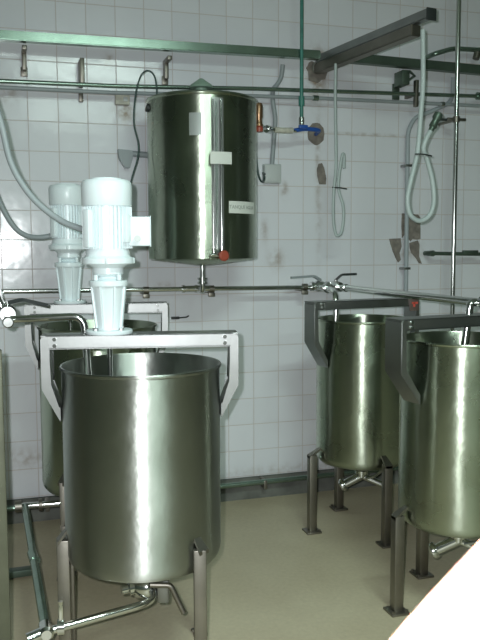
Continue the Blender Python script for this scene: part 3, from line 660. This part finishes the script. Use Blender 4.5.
# ------------------------------------------------------------------ camera, flash, lamps
f, pitch, roll, yaw, D, H = 770., .09223, .00444, .30205, 4.11688, 1.42
fwd = Vector((math.sin(yaw)*math.cos(pitch), math.cos(yaw)*math.cos(pitch), -math.sin(pitch)))
rt = Vector((math.cos(yaw), -math.sin(yaw), 0)); up = rt.cross(fwd)
r2 = rt*math.cos(roll) + up*(-math.sin(roll)); u2 = rt*math.sin(roll) + up*math.cos(roll)
cd = bpy.data.cameras.new('camera'); co = bpy.data.objects.new('camera', cd); COL.objects.link(co)
C0 = Vector((0, -D, H))
co.matrix_world = Matrix(((r2.x, u2.x, -fwd.x, C0.x), (r2.y, u2.y, -fwd.y, C0.y), (r2.z, u2.z, -fwd.z, C0.z), (0, 0, 0, 1)))
cd.sensor_fit = 'VERTICAL'; cd.sensor_height = 24; cd.sensor_width = 18; cd.lens = 24*f/640; cd.clip_start = .005
cd.dof.use_dof = True; cd.dof.focus_distance = 3.0; cd.dof.aperture_fstop = 13
scene.camera = co
def cp(x, y, z): return C0 + r2*x + u2*y + fwd*z                     # metres right / up / ahead of the lens

# the photographer's hand: its index finger strays in front of the lens
def skinned(name, verts, edges, radii, mat, parent):
    me = bpy.data.meshes.new(name); me.from_pydata([tuple(v) for v in verts], edges, []); me.materials.append(mat)
    o = bpy.data.objects.new(name, me); COL.objects.link(o)
    md = o.modifiers.new('skin', 'SKIN'); md.use_smooth_shade = True
    for i, r_ in enumerate(radii): me.skin_vertices[0].data[i].radius = (r_, r_)
    me.skin_vertices[0].data[0].use_root = True
    o.modifiers.new('sub', 'SUBSURF').levels = 2; o.modifiers['sub'].render_levels = 2
    dg = bpy.context.evaluated_depsgraph_get(); me2 = bpy.data.meshes.new_from_object(o.evaluated_get(dg)); bpy.data.objects.remove(o)
    for p in me2.polygons: p.use_smooth = True
    o = bpy.data.objects.new(name, me2); COL.objects.link(o)
    if parent: o.parent = parent
    return o
px = .07/770.
def fp(x, y, z=.07): return cp((x-240)*px, (320-y)*px, z)
V, E, Q = [], [], []
def chain(pts, rad, root=None):
    prev = root
    for p, r_ in zip(pts, rad):
        V.append(p); Q.append(r_); i = len(V)-1
        if prev is not None: E.append((prev, i))
        prev = i
# wrist -> palm
chain([cp(.105, -.015, .035), cp(.105, .0, .02), cp(.11, -.045, .045), cp(.12, -.10, .04), cp(.13, -.16, .02), cp(.14, -.23, -.02)], [.020, .019, .024, .026, .024, .026]); 
E.clear(); E.extend([(0, 1), (0, 2), (2, 3), (3, 4), (4, 5)])
chain([fp(905, 262, .062), fp(760, 402, .07), fp(625, 546, .07), fp(505, 667, .07), fp(445, 727, .070), fp(410, 762, .069)], [.0105, .0098, .0092, .0088, .0084, .0070], 0)
chain([cp(.085, -.035, .074), cp(.065, -.052, .082), cp(.045, -.066, .080), cp(.028, -.075, .072)], [.0100, .0095, .0088, .0075], 2)
chain([cp(.088, -.060, .076), cp(.068, -.078, .082), cp(.048, -.090, .078), cp(.034, -.097, .069)], [.0098, .0092, .0085, .0072], 2)
chain([cp(.092, -.085, .070), cp(.074, -.101, .074), cp(.060, -.111, .070), cp(.050, -.116, .063)], [.0088, .0080, .0074, .0064], 3)
chain([cp(.095, .012, .005), cp(.078, .014, -.012), cp(.062, .010, -.022), cp(.052, .008, -.026)], [.0125, .0115, .0105, .0085], 1)
hand = skinned('hand', V, E, Q, SKIN, None)
tag(hand, 'overexposed blurred finger of the photographer crossing the bottom right corner', 'hand')

# camera flash beside the lens
ld = bpy.data.lights.new('camera_flash', 'SPOT'); ld.energy = 150; ld.spot_size = R(120); ld.spot_blend = 1.; ld.shadow_soft_size = .012; ld.color = (.95, .98, 1)
lo = bpy.data.objects.new('camera_flash', ld); COL.objects.link(lo)
lo.matrix_world = co.matrix_world.copy(); lo.location = cp(-.045, .035, -.005)
lo.rotation_euler = (fwd + u2*-.10).to_track_quat('-Z', 'Y').to_euler()
# light of the ceiling lamps
for (x, y, e) in ((.9, -3.6, 42), (.9, -5.9, 34)):
    al = bpy.data.lights.new('lamp_light', 'AREA'); al.shape = 'RECTANGLE'; al.size = 1.2; al.size_y = .18; al.energy = e; al.color = (.80, 1, .92)
    ao = bpy.data.objects.new('lamp_light', al); COL.objects.link(ao); ao.location = (x, y, ZC-.11)
wd = bpy.data.worlds.new('world'); scene.world = wd; wd.use_nodes = True
wd.node_tree.nodes['Background'].inputs['Color'].default_value = (.5, .6, .55, 1); wd.node_tree.nodes['Background'].inputs['Strength'].default_value = .05
scene.view_settings.view_transform = 'Standard'; scene.view_settings.look = 'None'; scene.view_settings.exposure = .53; scene.view_settings.gamma = 1
scene.view_settings.use_curve_mapping = False
